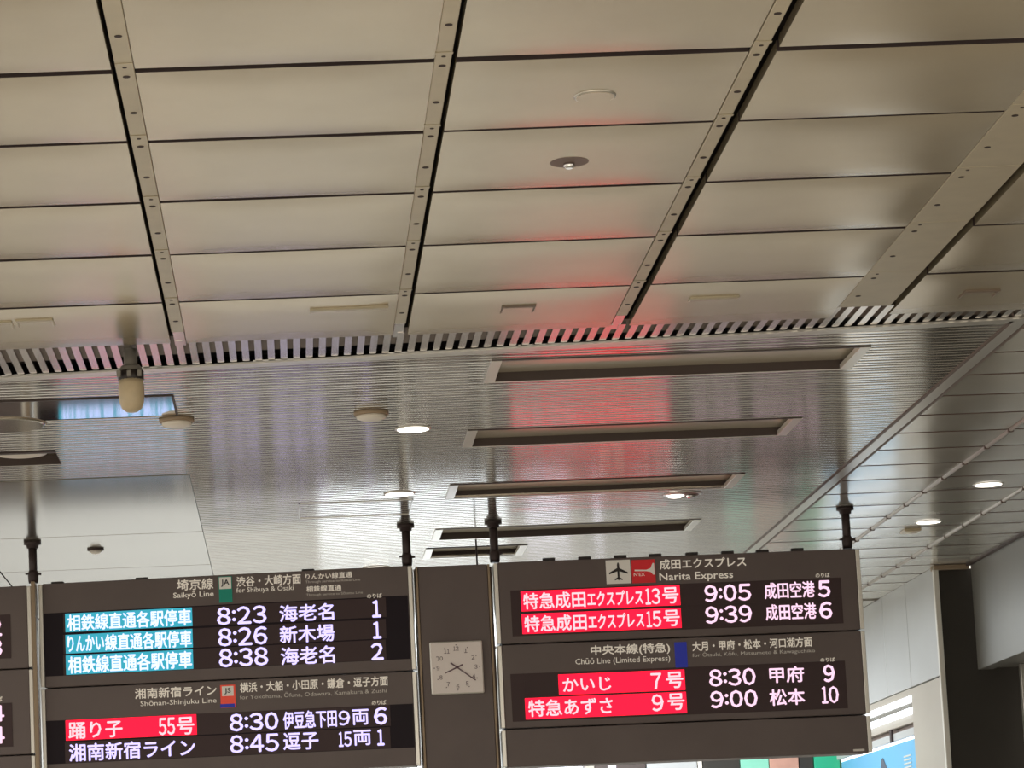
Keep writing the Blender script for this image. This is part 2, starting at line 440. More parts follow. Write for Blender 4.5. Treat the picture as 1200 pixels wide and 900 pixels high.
# recessed vent on the left
r = root('ceiling_vent', ((VENTR[0]+VENTR[1])/2, (VENTR[2]+VENTR[3])/2, ZC), 'dark rectangular ceiling recess holding a round pale disc, at the left edge', 'vent')
mb = MB(); mb.box(VENTR[0], VENTR[1], VENTR[2], VENTR[3], ZC+.05, ZC+.06); part('recess_plate', mb, M_SMOOTH, r)
mb = MB(); mb.box(VENTR[0], VENTR[1], VENTR[3], VENTR[3]+.006, ZC, ZC+.05); mb.box(VENTR[1]-.003, VENTR[1]+.003, VENTR[2], VENTR[3], ZC, ZC+.05)
mb.box(VENTR[0], VENTR[1], VENTR[2]-.012, VENTR[2]+.03, ZC-.004, ZC+.05); part('recess_frame', mb, M_DARKW, r)
q = PZ(26, 541); mb = MB(); mb.lathe([(.14, ZC+.05), (.14, ZC+.028), (.10, ZC+.02)], q[0], (VENTR[2]+VENTR[3])/2, 28); part('round_diffuser', mb, M_DETW, r)

# ---------------------------------------------------------------- plank ceiling on the right
pk = root('ceiling', (4.2, 0, ZC), 'ceiling of wide pale planks right of the slatted ceiling, crossed by pipe rails', 'ceiling', kind='structure')
mb = MB(); mb.box(3.295, 3.36, 12.36, 27.4, ZC-.002, ZC+.03, .001); part('divider_trim', mb, M_TRIM, pk)
mb = MB(); mb.box(3.277, 3.295, 12.36, 27.4, ZC-.004, ZC+.03); mb.box(3.36, 3.380, 12.3, 27.4, ZC-.002, ZC+.03); part('divider_shadow_line', mb, M_BROWN, pk)
RY = [12.60]
while RY[-1] < 23.2: RY.append(RY[-1]+.5435)
RYo = 13.12-12.60
RY = [v-.5435+RYo for v in RY]
for i in range(len(RY)-1):
    for xa, xb in ((3.376, 3.985), (4.015, 4.615), (4.645, 5.17)):
        y0, y1 = RY[i]+.016, RY[i+1]-.016
        k = ('plank', round(xb-xa, 3))
        if k not in cache: cache[k] = panel_mesh(xb-xa, y1-y0, 'plank', .0022, 8, .02)
        if k not in cache: pass
        me = cache[k]
        if me.materials[0] != M_RSLAT: me.materials[0] = M_RSLAT; me.materials[1] = M_BROWN
        link('plank', me, pk, ((xa+xb)/2-4.2, (y0+y1)/2, 0))
mb = MB(); mb.box(3.37, 5.18, 12.95, 24.6, ZC+.03, ZC+.04); part('plenum_lining', mb, M_BROWN, pk)
mb = MB(); mb.box(3.37, 5.18, 23.6, 27.4, ZC, ZC+.02); part('plain_panel', mb, M_RSLAT, pk)
for X in (4.0, 4.63):
    n = 10
    for i in range(len(RY)-1):
        mb = MB(); y0, y1 = RY[i]+.016, RY[i+1]-.016
        for k in range(n):
            a0, a1 = PI+PI*k/n, PI+PI*(k+1)/n; R_ = .014
            mb.quad((X+R_*math.cos(a0), y0, ZC+.002+R_*math.sin(a0)*1.2), (X+R_*math.cos(a1), y0, ZC+.002+R_*math.sin(a1)*1.2), (X+R_*math.cos(a1), y1, ZC+.002+R_*math.sin(a1)*1.2), (X+R_*math.cos(a0), y1, ZC+.002+R_*math.sin(a0)*1.2), True)
        part('pipe_rail', mb, mat('rail_metal', (.38, .33, .28), .35, .6), pk)
        mb = MB(); mb.box(X-.016, X+.016, RY[i+1]-.011, RY[i+1]+.011, ZC-.017, ZC+.01, .003); part('rail_clip', mb, M_BROWN, pk)

# ---------------------------------------------------------------- ceiling fittings
def disc_thing(name, px, py, prof, m, label, cat, group=None, extra=None):
    q = PZ(px, py); r = root(name, q, label, cat, group)
    for nm, pr, mm in prof:
        part(nm, MB().lathe([(a, ZC+b) for a, b in pr], q[0], q[1], 32), mm, r)
    return r, q
def detector(px, py, label, R_=.088):
    return disc_thing('smoke_detector', px, py, [('base_ring', [(R_, .0), (R_, -.012), (R_*.93, -.020)], M_DETB),  # shaded side put into the darker ring, bright underside into the paler dome
        ('sensor_dome', [(R_*.86, -.020), (R_*.84, -.032), (R_*.6, -.040), (R_*.3, -.042)], M_DETW)], None, label, 'smoke detector', 'round ceiling detectors')
detector(207, 491, 'round cream smoke detector just right of the hanging camera')
detector(435, 483, 'round cream smoke detector beside the first lit downlight')
def downlight(px, py, label, R_=.085):
    return disc_thing('downlight', px, py, [('trim_ring', [(R_*1.12, .0), (R_*1.12, -.004), (R_*1.0, -.006)], M_TRIMW),
        ('lamp', [(R_*.97, -.004), (R_*.97, -.0085)], M_LAMP)], None, label, 'downlight', 'lit round downlights')
downlight(484, 502, 'lit round downlight in the slats right of the cream detector')
downlight(468, 578, 'lit round downlight above the pole left of the clock panel')
downlight(441, 665, 'lit downlight half hidden behind the top of the left board', .09)
downlight(1158, 567, 'lit downlight in the plank ceiling, between the two pipe rails', .085)
downlight(1088, 611, 'lit downlight in the plank ceiling next to the square sensor', .082)
# chrome eyeball downlight
r, q = disc_thing('eyeball_downlight', 800, 579, [('trim_ring', [(.118, 0), (.118, -.004), (.10, -.006)], M_TRIMW), ('recess', [(.098, -.004), (.098, -.008)], M_BROWN)], None,
    'chrome eyeball downlight below the third trough, over the right board', 'downlight')
mb = MB(); mb.lathe([(.055, ZC-.006), (.055, ZC-.012), (.035, ZC-.02)], q[0]-.045, q[1], 20); part('lamp', mb, M_LAMP, r)
mb = MB(); mb.lathe([(.03, ZC-.006), (.03, ZC-.02), (.015, ZC-.03)], q[0]+.05, q[1], 16); part('reflector', mb, M_CHROME, r)
# dark recessed downlight & ring on near ceiling
r, q = disc_thing('recessed_downlight', 667, 187, [('recess', [(.068, -.004), (.066, -.010)], M_BROWN), ('trim_ring', [(.075, 0), (.075, -.006)], M_DETB)], None,
    'unlit recessed downlight with a chrome centre in the near ceiling panel', 'downlight')
mb = MB(); mb.lathe([(.019, ZC-.008), (.02, ZC-.02), (.012, ZC-.028)], q[0], q[1]+.012, 16); part('reflector', mb, M_CHROME, r)
r, q = disc_thing('flush_speaker', 697, 109, [('rim', [(.067, 0), (.067, -.012), (.062, -.015)], M_TRIM)], None,
    'shallow round fitting flush with the near ceiling, above the unlit downlight', 'ceiling speaker')
mb = MB(); mb.lathe([(.060, ZC-.014), (.060, ZC-.0158)], q[0], q[1], 32); part('grille_plate', mb, M_PANEL, r)
# small dark sensor
r, q = disc_thing('small_sensor', 112, 643, [('base_ring', [(.055, 0), (.055, -.012), (.045, -.014)], M_DARKW), ('sensor_dome', [(.042, -.014), (.03, -.03), (.012, -.036)], M_DETW)], None,
    'small dark round sensor in the smooth ceiling right of the leftmost pole', 'sensor')
# square sensor on planks
q = PZ(1068, 620); r = root('square_sensor', q, 'square yellowish ceiling sensor beside a downlight on the planks', 'sensor')
mb = MB(); mb.box(q[0]-.058, q[0]+.058, q[1]-.05, q[1]+.1, ZC-.02, ZC, .004); part('housing', mb, M_CREAM, r)
mb = MB(); mb.lathe([(.035, ZC-.02), (.03, ZC-.027), (.012, ZC-.03)], q[0], q[1]+.02, 16); part('lens', mb, M_DETW, r)
# flat round plate at left
q = PZ(8, 496); r = root('ceiling_speaker', q, 'flat round cover plate in the slats at the left edge, over the dark recess', 'ceiling speaker')
mb = MB(); mb.lathe([(.19, ZC), (.19, ZC-.008), (.18, ZC-.012)], q[0], q[1]+.02, 36); part('cover_plate', mb, M_SMOOTH, r)
mb = MB(); mb.lathe([(.197, ZC), (.197, ZC-.004)], q[0], q[1]+.015, 36, True); part('rim', mb, M_DETB, r)
# hanging camera
q = (PZ(153, 412)[0], 12.33, ZC)
r = root('hanging_camera', q, 'cream surveillance camera hanging on a grey stem from the fin grille', 'surveillance camera')
part('stem', MB().lathe([(.030, ZC+.004), (.030, ZC-.065), (.036, ZC-.075)], q[0], q[1], 20), M_GREYP, r)
part('collar', MB().lathe([(.040, ZC-.070), (.050, ZC-.083), (.054, ZC-.12), (.053, ZC-.138)], q[0], q[1], 20), M_GREYP, r)
part('collar_band', MB().lathe([(.0565, ZC-.096), (.0575, ZC-.132), (.055, ZC-.135)], q[0], q[1], 20, True), M_BLACK, r, 'black band round the collar')
part('dome', MB().lathe([(.053, ZC-.135), (.056, ZC-.16), (.057, ZC-.20), (.054, ZC-.235), (.044, ZC-.262), (.026, ZC-.276), (.01, ZC-.28)], q[0], q[1], 24), M_CREAM, r)
for k in range(3):
    mb = MB(); mb.box(q[0]-.06+k*.045, q[0]-.04+k*.045, q[1]-.062, q[1]-.048, ZC-.13, ZC-.10, .003); part('latch', mb, M_GREYP, r)

# ---------------------------------------------------------------- boards
YB = 17.93
LX0, LX1 = -1.62, .79
LY_0, LY_1 = 18.16, 17.95
angL = math.atan2(LY_1-LY_0, LX1-LX0)
def uvL(x, y):
    d = ray(x, y); nx, ny = -math.sin(angL), math.cos(angL)
    t = (nx*LX0+ny*LY_0)/(nx*d[0]+ny*d[1]); X, Y_, Z = d[0]*t, d[1]*t, EYE+d[2]*t
    return ((X-LX0)*math.cos(angL)+(Y_-LY_0)*math.sin(angL), Z)
def uvR(x, y):
    q = PY(x, y, YB); return (q[0], q[2])
BOARD = {}
GL = {}
def raw_glyphs(s):
    """triangulated outline of a string laid out by the text engine -> verts, faces"""
    if s in GL: return GL[s]
    cu = bpy.data.curves.new('t', 'FONT'); cu.body = s; cu.size = 1; cu.resolution_u = 2
    o = bpy.data.objects.new('t', cu); C.objects.link(o)
    dg = bpy.context.evaluated_depsgraph_get(); me = bpy.data.meshes.new_from_object(o.evaluated_get(dg))
    bpy.data.objects.remove(o); bpy.data.curves.remove(cu)
    vs = [(v.co.x, v.co.y) for v in me.vertices]; fs = [tuple(p.vertices) for p in me.polygons]
    bpy.data.meshes.remove(me)
    GL[s] = (vs, fs); return GL[s]
FULL = {c: chr(ord(c)+0xFEE0) for c in '0123456789'}
def layout(s):
    if not s or any(c not in '0123456789:' for c in s):
        return raw_glyphs(s)
    V, Fc = [], []; x = 0
    for c in s:
        if c == ':':
            n = len(V)
            for cy in (.20, .53):
                k0 = len(V)
                for k in range(8): V.append((x+.055+.06*math.cos(2*PI*k/8), cy+.06*math.sin(2*PI*k/8)))
                Fc.append(tuple(range(k0, k0+8)))
            x += .19; continue
        vs, fs = raw_glyphs(FULL[c]); ax, bx = min(v[0] for v in vs), max(v[0] for v in vs); ay, by = min(v[1] for v in vs), max(v[1] for v in vs)
        w = .30 if (c == '1' and len(s) > 1) else .52
        n = len(V)
        V += [(x+(v[0]-ax)/(bx-ax)*w, (v[1]-ay)/(by-ay)*.74) for v in vs]; Fc += [tuple(i+n for i in f) for f in fs]
        x += w+.085
    return V, Fc
def txt_mesh(s, u0, u1, z0, z1, m, depth, weight=.0, space=1.0):
    vs, fs = layout(s)
    ax, bx = min(v[0] for v in vs), max(v[0] for v in vs); ay, by = min(v[1] for v in vs), max(v[1] for v in vs)
    V, Fc = [], []
    w = weight*(z1-z0)
    offs = [(0, 0)] if w == 0 else [(0, 0), (-w, 0), (w, 0), (0, w), (0, -w)]
    for k, (ox, oz) in enumerate(offs):
        n = len(V); f = 1-2*w/(u1-u0) if w else 1; g = 1-2*w/(z1-z0) if w else 1
        V += [(u0+w+(v[0]-ax)/(bx-ax)*(u1-u0)*f+ox, depth-k*.00015, z0+w+(v[1]-ay)/(by-ay)*(z1-z0)*g+oz) for v in vs]
        Fc += [tuple(i+n for i in q) for q in fs]
    me = bpy.data.meshes.new('lettering'); me.from_pydata(V, [], Fc); me.materials.append(m); me.update()
    return me
class Board:
    def __init__(s, r, uv, d): s.r, s.uv, s.d = r, uv, d
    def rect(s, x0, x1, yt, yb):
        a = s.uv(x0, yt); b = s.uv(x0, yb); c = s.uv(x1, yt-.0425*(x1-x0))
        return a[0], c[0], b[1], a[1]
    def plate(s, name, x0, x1, yt, yb, m, d0, d1, parent=None, label=None, bev=0):
        u0, u1, z0, z1 = s.rect(x0, x1, yt, yb)
        mb = MB(); mb.box(u0, u1, s.d-d1, s.d-d0, z0, z1, bev)
        return link(name, mb.mesh(name, m), parent or s.r, label=label)
    def text(s, body, x0, x1, yt, yb, m, parent=None, name='lettering', depth=.006, weight=0.0):
        u0, u1, z0, z1 = s.rect(x0, x1, yt, yb)
        return link(name, txt_mesh(body, u0, u1, z0, z1, m, s.d-depth, weight), parent or s.r)
ZTOP = 3.936
def seam_z(uv, x, y): return uv(x, y)[1]
# --- left board (local frame: x along the board, z world height)
rL = root('departure_board', (LX0, LY_0, 0), 'left departure board with three teal rows, one red row and blue-white times', 'departure board', 'departure boards hung in a row', rotz=angL, local=True)
BL = Board(rL, uvL, 0.0)
rR = root('departure_board', (0, YB, 0), 'right departure board with four red rows and airplane badge', 'departure board', 'departure boards hung in a row', local=True)
BR = Board(rR, uvR, 0.0)
rF = root('departure_board', (LX0, LY_0, 0), 'departure board cut by the left edge, red digits on its side', 'departure board', 'departure boards hung in a row', rotz=angL, local=True)
BF = Board(rF, uvL, 0.0)
def module(B, u0, u1, z0, z1, m=M_BOARD, trims=(1, 1)):
    mb = MB(); mb.box(u0, u1, B.d, B.d+.24, z0, z1, .004)
    link('housing_module', mb.mesh('housing_module', m), B.r)
    for k, on in enumerate(trims):
        if not on: continue
        mb = MB()
        if k == 0: mb.box(u0-.026, u0-.001, B.d-.004, B.d+.22, z0+.004, z1-.004, .003)
        else: mb.box(u1+.001, u1+.026, B.d-.004, B.d+.22, z0+.004, z1-.004, .003)
        link('side_trim', mb.mesh('side_trim', M_TRIMW), B.r)
zt = uvL(480, 663)[1]; print('tops', zt, uvL(48, 684)[1], uvR(590, 659)[1], uvR(1002, 643)[1])
u0 = uvL(50, 700)[0]; u1 = uvL(479, 700)[0]
zs1 = uvL(483, 786)[1]; zb = 2.57
zt = (zt+uvL(48, 684)[1])/2
module(BL, u0, u1, zs1+.004, zt); module(BL, u0, u1, zs1-.60, zs1-.004, M_BOARD)
ur0 = uvR(585, 700)[0]; ur1 = uvR(1004.5, 680)[0]
ztr = (uvR(590, 659)[1]+uvR(1002, 643)[1])/2; zr1 = (uvR(1007, 737)[1]+uvR(590, 757)[1])/2; zr2 = (uvR(1013, 836)[1]+uvR(590, 856)[1])/2; zr3 = uvR(1015, 882)[1]
print('seams', ztr, zr1, zr2, zr3, zs1)
module(BR, ur0, ur1, zr1+.004, ztr); module(BR, ur0, ur1, zr2+.004, zr1-.004); module(BR, ur0, ur1, zr3, zr2-.004)
uf1 = uvL(31.5, 700)[0]
zf1 = uvL(37, 783)[1]; zf2 = uvL(40, 884)[1]
module(BF, uf1-2.2, uf1, zf1+.004, zt-.005); module(BF, uf1-2.2, uf1, zf2+.004, zf1-.004); module(BF, uf1-2.2, uf1, zf2-.25, zf2-.004)

# --- tabs on top of the boards
def tabs(B, pts, z):
    for x_ in pts:
        u = B.uv(x_, 650)[0]; mb = MB(); mb.box(u-.04, u+.04, B.d+.004, B.d+.04, z-.002, z+.019, .003)
        link('top_tab', mb.mesh('top_tab', M_BLACK), B.r)
tabs(BR, (643, 685, 727, 768, 811, 853, 894, 935), ztr)
tabs(BL, (66, 165, 360), zt-.008)

def screen(B, x0, x1, yt, yb, dark=None):
    s = B.plate('led_screen', x0, x1, yt, yb, M_SCREENB, 0, .003)
    return s
# LEFT board upper: dark window, three rows
BL.plate('screen_window', 51, 478, 719, 793, M_SCREEN, 0, .0015)
rows = [(719.0, 741.5), (744.0, 766.5), (768.0, 791.5)]
TX = [('相鉄線直通各駅停車', '8:23', '海老名', '1'), ('りんかい線直通各駅停車', '8:26', '新木場', '1'), ('相鉄線直通各駅停車', '8:38', '海老名', '2')]
tm = [(253.7, 312, 712, 733), (255, 313, 736.5, 758), (256, 314, 760.6, 782.5)]
ds = [(327, 391, 709.5, 729.5), (327.5, 391.5, 734, 754.5), (328.5, 392, 759, 780)]
tk = [(435.5, 446, 703.7, 724), (436.5, 446.5, 728.7, 749), (434.5, 449, 753.7, 774)]
for i, (yt, yb) in enumerate(rows):
    s = BL.plate('led_screen', 74, 452, yt, yb, M_SCREENB, 0, .003)
    BL.plate('lit_strip', 76.3+i*.4, 225+i*.5, yt+.3, yb-.4, M_LEDT, .003, .005, s, 'teal lit strip')
    if i != 1:
        BL.text(TX[i][0], 78.5+i*.6, 224+i*.4, yt+1.5, yb-1.5, M_LEDTT, s, 'led_lettering', .0065, .022)
    else:
        BL.text('りんかい', 79, 122, yt+1.5, yb-2, M_LEDTT, s, 'led_lettering', .0065, .022)
        BL.text('線直通各駅停車', 123, 224.5, yt+1.2-1.9, yb-1.5-1.9, M_LEDTT, s, 'led_lettering', .0065, .022)
    BL.text(TX[i][1], *tm[i], M_LEDW, s, 'led_lettering', .005, .025)
    BL.text(TX[i][2], *ds[i], M_LEDW, s, 'led_lettering', .005, .022)
    BL.text(TX[i][3], *tk[i], M_LEDW, s, 'led_lettering', .005, .03)
# headers
BL.text('埼京線', 207, 250, 679.5, 692.5, M_HDR, weight=.02)
BL.text('Saikyō Line', 203, 250.5, 694.5, 703, M_HDR, weight=.01)
b = BL.plate('line_badge', 256, 271.5, 676, 706.5, M_GREEN, 0, .004, label='green square line badge under a white plate')
BL.plate('badge_plate', 256.8, 270.7, 676.8, 690.5, M_WHITEB, .004, .006, b)
BL.text('JA', 259, 268.6, 679.4, 688, M_BLACK, b, 'badge_lettering', .008, .02)
BL.text('渋谷・大崎方面', 277, 352.5, 676, 688, M_HDR, weight=.02)
BL.text('for Shibuya & Osaki', 277, 344, 689, 696.5, M_HDR)
BL.text('りんかい線直通', 358, 412.5, 672.5, 679.5, M_HDR, weight=.015)
BL.text('Through service to Rinkai Line', 358, 422, 680.8, 684.6, M_HDRD)
BL.text('相鉄線直通', 359, 400, 687, 694, M_HDR, weight=.015)
BL.text('Through service to Sōtetsu Line', 359, 425, 695.8, 699.8, M_HDRD)
BL.text('のりば', 430, 447.5, 696, 701.5, M_HDR, weight=.02)
# lower
BL.plate('screen_window', 53, 484, 845, 896, M_SCREEN, 0, .0015)
BL.text('湘南新宿ライン', 158, 253.7, 807, 819.5, M_HDR, weight=.02)
BL.text('Shōnan-Shinjuku Line', 164.6, 253.7, 821.5, 829.5, M_HDR)
b = BL.plate('line_badge', 258, 275.5, 803, 829.8, M_ORANGE, 0, .004, label='orange and navy square line badge')
BL.plate('badge_plate', 260, 273.5, 804.5, 816, M_WHITEB, .004, .006, b)
BL.plate('badge_stripe', 258.2, 275.3, 825.3, 829.6, M_NAVY, .004, .006, b)
BL.text('JS', 263, 270.5, 806.5, 814, M_BLACK, b, 'badge_lettering', .008, .02)
BL.text('横浜・大船・小田原・鎌倉・逗子方面', 281, 454.5, 800, 812, M_HDR, weight=.02)
BL.text('for Yokohama, Ōfuna, Odawara, Kamakura & Zushi', 281, 453, 813.6, 820.5, M_HDRD)
BL.text('のりば', 435.7, 452.5, 821, 826.5, M_HDR, weight=.02)
s = BL.plate('led_screen', 76, 457, 844, 868.5, M_SCREENB, 0, .003)
BL.plate('lit_strip', 77, 230, 844.3, 868, M_LEDR, .003, .005, s, 'red lit strip')
BL.text('踊り子', 80, 143.5, 847, 866.5, M_LEDPK, s, 'led_lettering', .0065, .022)
BL.text('55', 185.7, 205, 841.5, 862, M_LEDPK, s, 'led_lettering', .0065, .02)
BL.text('号', 207, 227.5, 840.7, 861.5, M_LEDPK, s, 'led_lettering', .0065, .02)
BL.text('8:30', 268.6, 326, 836.8, 857.6, M_LEDW, s, 'led_lettering', .005, .025)
BL.text('伊豆急下田', 331.4, 394.3, 834, 855, M_LEDW, s, 'led_lettering', .005, .02)
BL.text('9', 396.4, 410, 833, 850.6, M_LEDW, s, 'led_lettering', .005, .02)
BL.text('両', 412.3, 431.8, 831.6, 850, M_LEDW, s, 'led_lettering', .005, .02)
BL.text('6', 437.6, 453.4, 828.7, 849.8, M_LEDW, s, 'led_lettering', .005, .03)
s = BL.plate('led_screen', 76, 457, 870, 894.5, M_SCREENB, 0, .003)
BL.text('湘南新宿ライン', 80.6, 228.5, 872, 893, M_LEDW, s, 'led_lettering', .005, .022)
BL.text('8:45', 269, 326.7, 862, 883, M_LEDW, s, 'led_lettering', .005, .025)
BL.text('逗子', 331.4, 373, 859, 879.7, M_LEDW, s, 'led_lettering', .005, .022)
BL.text('15', 396.5, 412, 858, 875.5, M_LEDW, s, 'led_lettering', .005, .02)
BL.text('両', 414, 434.6, 856, 874, M_LEDW, s, 'led_lettering', .005, .02)
BL.text('1', 441.5, 450, 854.7, 874, M_LEDW, s, 'led_lettering', .005, .03)
# RIGHT board
BR.plate('screen_window', 598, 985, 692, 746, M_SCREENB, 0, .0012)
BR.text('成田エクスプレス', 772.4, 873.8, 656, 668, M_HDR, weight=.02)
BR.text('Narita Express', 772.4, 858.6, 672, 683.5, M_HDR, weight=.012)
BR.text('のりば', 955.4, 972, 671.8, 677, M_HDR, weight=.02)
b = BR.plate('airport_badge', 709.5, 738, 657, 684.6, M_WHITEB, 0, .004, label='white square badge with a black airplane')
u0_, u1_, z0_, z1_ = BR.rect(709.5, 738, 657, 684.6)
def shape(pts, b, rect, m, name, depth):
    a0, a1, c0, c1 = rect; mb = MB()
    for poly in pts:
        f = [(a0+(a1-a0)*px, -depth, c0+(c1-c0)*py) for px, py in poly]
        mb.poly(f); mb.poly([(q[0], q[1]+.002, q[2]) for q in f][::-1])
        for i in range(len(f)):
            q, w = f[i], f[(i+1) % len(f)]; mb.quad(q, (q[0], q[1]+.002, q[2]), (w[0], w[1]+.002, w[2]), w)
    mb.fix = True
    link(name, mb.mesh(name, m), b)
plane = [[(.46, .30), (.455, .80), (.475, .87), (.50, .90), (.525, .87), (.545, .80), (.54, .30), (.52, .14), (.48, .14)],
         [(.46, .66), (.12, .47), (.12, .40), (.46, .52)], [(.54, .66), (.54, .52), (.88, .40), (.88, .47)],
         [(.48, .28), (.34, .19), (.34, .14), (.50, .19)], [(.52, .28), (.50, .19), (.66, .14), (.66, .19)]]
shape(plane, b, (u0_, u1_, z0_, z1_), M_BLACK, 'airplane_sign', .0065)
b = BR.plate('express_badge', 739.6, 767, 656.6, 683.7, M_REDB, 0, .004, label='red square badge with a white jet shape')
rc = BR.rect(739.6, 767, 656.6, 683.7)
shape([[(.12, .52), (.62, .50), (.80, .62), (.90, .84), (.96, .84), (.97, .34), (.90, .34), (.80, .46), (.62, .56), (.12, .58)]], b, rc, M_WHITEB, 'jet_emblem', .0065)
BR.text("N'EX", 742.5, 755.5, 671.5, 675.5, M_WHITEB, b, 'badge_lettering', .0065, .01)
for i, (num, yo) in enumerate((('13', 0), ('15', 26.6))):
    dx = i*1.3
    s = BR.plate('led_screen', 609+dx, 984, 692.8+yo, 717.4+yo-.6, M_SCREENB, 0, .003)
    BR.plate('lit_strip', 610+dx, 796+dx, 693.2+yo, 716.6+yo, M_LEDR, .003, .005, s, 'red lit strip')
    BR.text('特急成田', 612.6+dx, 685.5+dx, 695.3+yo, 714.8+yo, M_LEDPK, s, 'led_lettering', .0065, .02)
    BR.text('エクスプレス', 687.5+dx, 753+dx, 693.2+yo, 711+yo, M_LEDPK, s, 'led_lettering', .0065, .02)
    BR.text(num, 755.5+dx, 773+dx, 689.8+yo, 708.8+yo, M_LEDPK, s, 'led_lettering', .0065, .02)
    BR.text('号', 775.5+dx, 794.5+dx, 688.6+yo, 707.8+yo, M_LEDPK, s, 'led_lettering', .0065, .02)
    t = ('9:05', 824.6, 879.5, 686, 706) if i == 0 else ('9:39', 825.7, 880.5, 710.8, 731.4)
    BR.text(*t, M_LEDP, s, 'led_lettering', .005, .025)
    t = ('成田空港', 894.8, 954, 683, 702.6) if i == 0 else ('成田空港', 896.5, 956, 708.5, 727.7)
    BR.text(*t, M_LEDP, s, 'led_lettering', .005, .02)
    t = ('5', 957.6, 972.4, 680.5, 700.4) if i == 0 else ('6', 959, 974.5, 705.4, 725.6)
    BR.text(*t, M_LEDP, s, 'led_lettering', .005, .03)
BR.text('中央本線(特急)', 691.8, 784.7, 756.5, 770, M_HDR, weight=.02)
BR.text('Chūō Line (Limited Express)', 674, 785, 772, 781, M_HDR)
b = BR.plate('line_badge', 790, 804.3, 752.8, 782.5, M_NAVY, 0, .004, label='plain blue line badge')
BR.text('大月・甲府・松本・河口湖方面', 810.8, 951, 751.8, 763.5, M_HDR, weight=.02)
BR.text('for Ōtsuki, Kōfu, Matsumoto & Kawaguchiko', 811, 954.6, 764.5, 771.5, M_HDRD)
BR.text('のりば', 961, 978, 771, 776, M_HDR, weight=.02)
BR.plate('screen_window', 598, 990, 790, 846, M_SCREENB, 0, .0012)
s = BR.plate('led_screen', 614, 988, 792, 816, M_SCREENB, 0, .003)
BR.plate('lit_strip', 654, 801.7, 790.6, 814.6, M_LEDR, .003, .005, s, 'red lit strip')
BR.text('かいじ', 658.8, 715.6, 794.6, 811.5, M_LEDPK, s, 'led_lettering', .0065, .02)
BR.text('7', 762, 774.5, 789, 808, M_LEDPK, s, 'led_lettering', .0065, .02)
BR.text('号', 779.8, 800, 787.7, 807, M_LEDPK, s, 'led_lettering', .0065, .02)
BR.text('8:30', 830, 884.8, 784.6, 805, M_LEDP, s, 'led_lettering', .005, .025)
BR.text('甲府', 900.8, 941.5, 782, 801, M_LEDP, s, 'led_lettering', .005, .022)
BR.text('9', 963.8, 977.5, 779, 799.8, M_LEDP, s, 'led_lettering', .005, .03)
s = BR.plate('led_screen', 614, 988, 818, 844.5, M_SCREENB, 0, .003)
BR.plate('lit_strip', 615, 803.6, 818.4, 843.2, M_LEDR, .003, .005, s, 'red lit strip')
BR.text('特急あずさ', 618.4, 717.4, 820.7, 840.5, M_LEDPK, s, 'led_lettering', .0065, .02)
BR.text('9', 763, 777, 814, 834, M_LEDPK, s, 'led_lettering', .0065, .02)
BR.text('号', 781.6, 801.5, 813, 832.6, M_LEDPK, s, 'led_lettering', .0065, .02)
BR.text('9:00', 831.7, 887, 810, 830.4, M_LEDP, s, 'led_lettering', .005, .025)
BR.text('松本', 901, 942.5, 808, 827.5, M_LEDP, s, 'led_lettering', .005, .022)
BR.text('10', 962, 982, 804.6, 824.8, M_LEDP, s, 'led_lettering', .005, .025)
BR.plate('maker_plate', 1000, 1013, 878, 880.5, M_HDRD, 0, .002)
# far-left board
BF.plate('led_screen', -350, 12, 738, 789, M_SCREENB, 0, .003)
BF.text('2', -11, 2, 726, 746, M_LEDP, None, 'led_lettering', .005, .03)
BF.text('3', -11, 2.5, 750, 769, M_LEDP, None, 'led_lettering', .005, .03)
BF.text('のりば', -15, 3, 817, 823, M_HDR, weight=.02)
BF.plate('led_screen', -350, 14, 841, 892, M_SCREENB, 0, .003)
BF.text('4', -11, 5, 827, 846, M_LEDP, None, 'led_lettering', .005, .03)
BF.text('4', -11, 5.5, 852, 872, M_LEDP, None, 'led_lettering', .005, .03)

# --- clock panel between the boards
uc0, uc1 = uvR(491, 700)[0], uvR(573, 700)[0]
r = root('clock_panel', ((uc0+uc1)/2, YB, 0), 'plain dark panel between the two boards, carrying the clock', 'panel')
mb = MB(); mb.box(uc0, uc1, YB+.02, YB+.22, 2.42, ztr-.004, .004); part('panel_face', mb, M_BOARD, r)
for k in (0, 1):
    mb = MB()
    if k: mb.box(uc1+.001, uc1+.014, YB+.01, YB+.2, 2.42, ztr-.006, .002)
    else: mb.box(uc0-.014, uc0-.001, YB+.01, YB+.2, 2.42, ztr-.006, .002)
    part('side_trim', mb, M_DETB, r)
for xa, xb in ((487.0, 488.0), (576.3, 579.0)):
    mb = MB(); mb.box(uvR(xa, 700)[0], uvR(xb, 700)[0], YB+.10, YB+.14, 2.42, ztr-.01, .001); part('post', mb, M_BROWN, r, 'brown upright at the side of the panel')
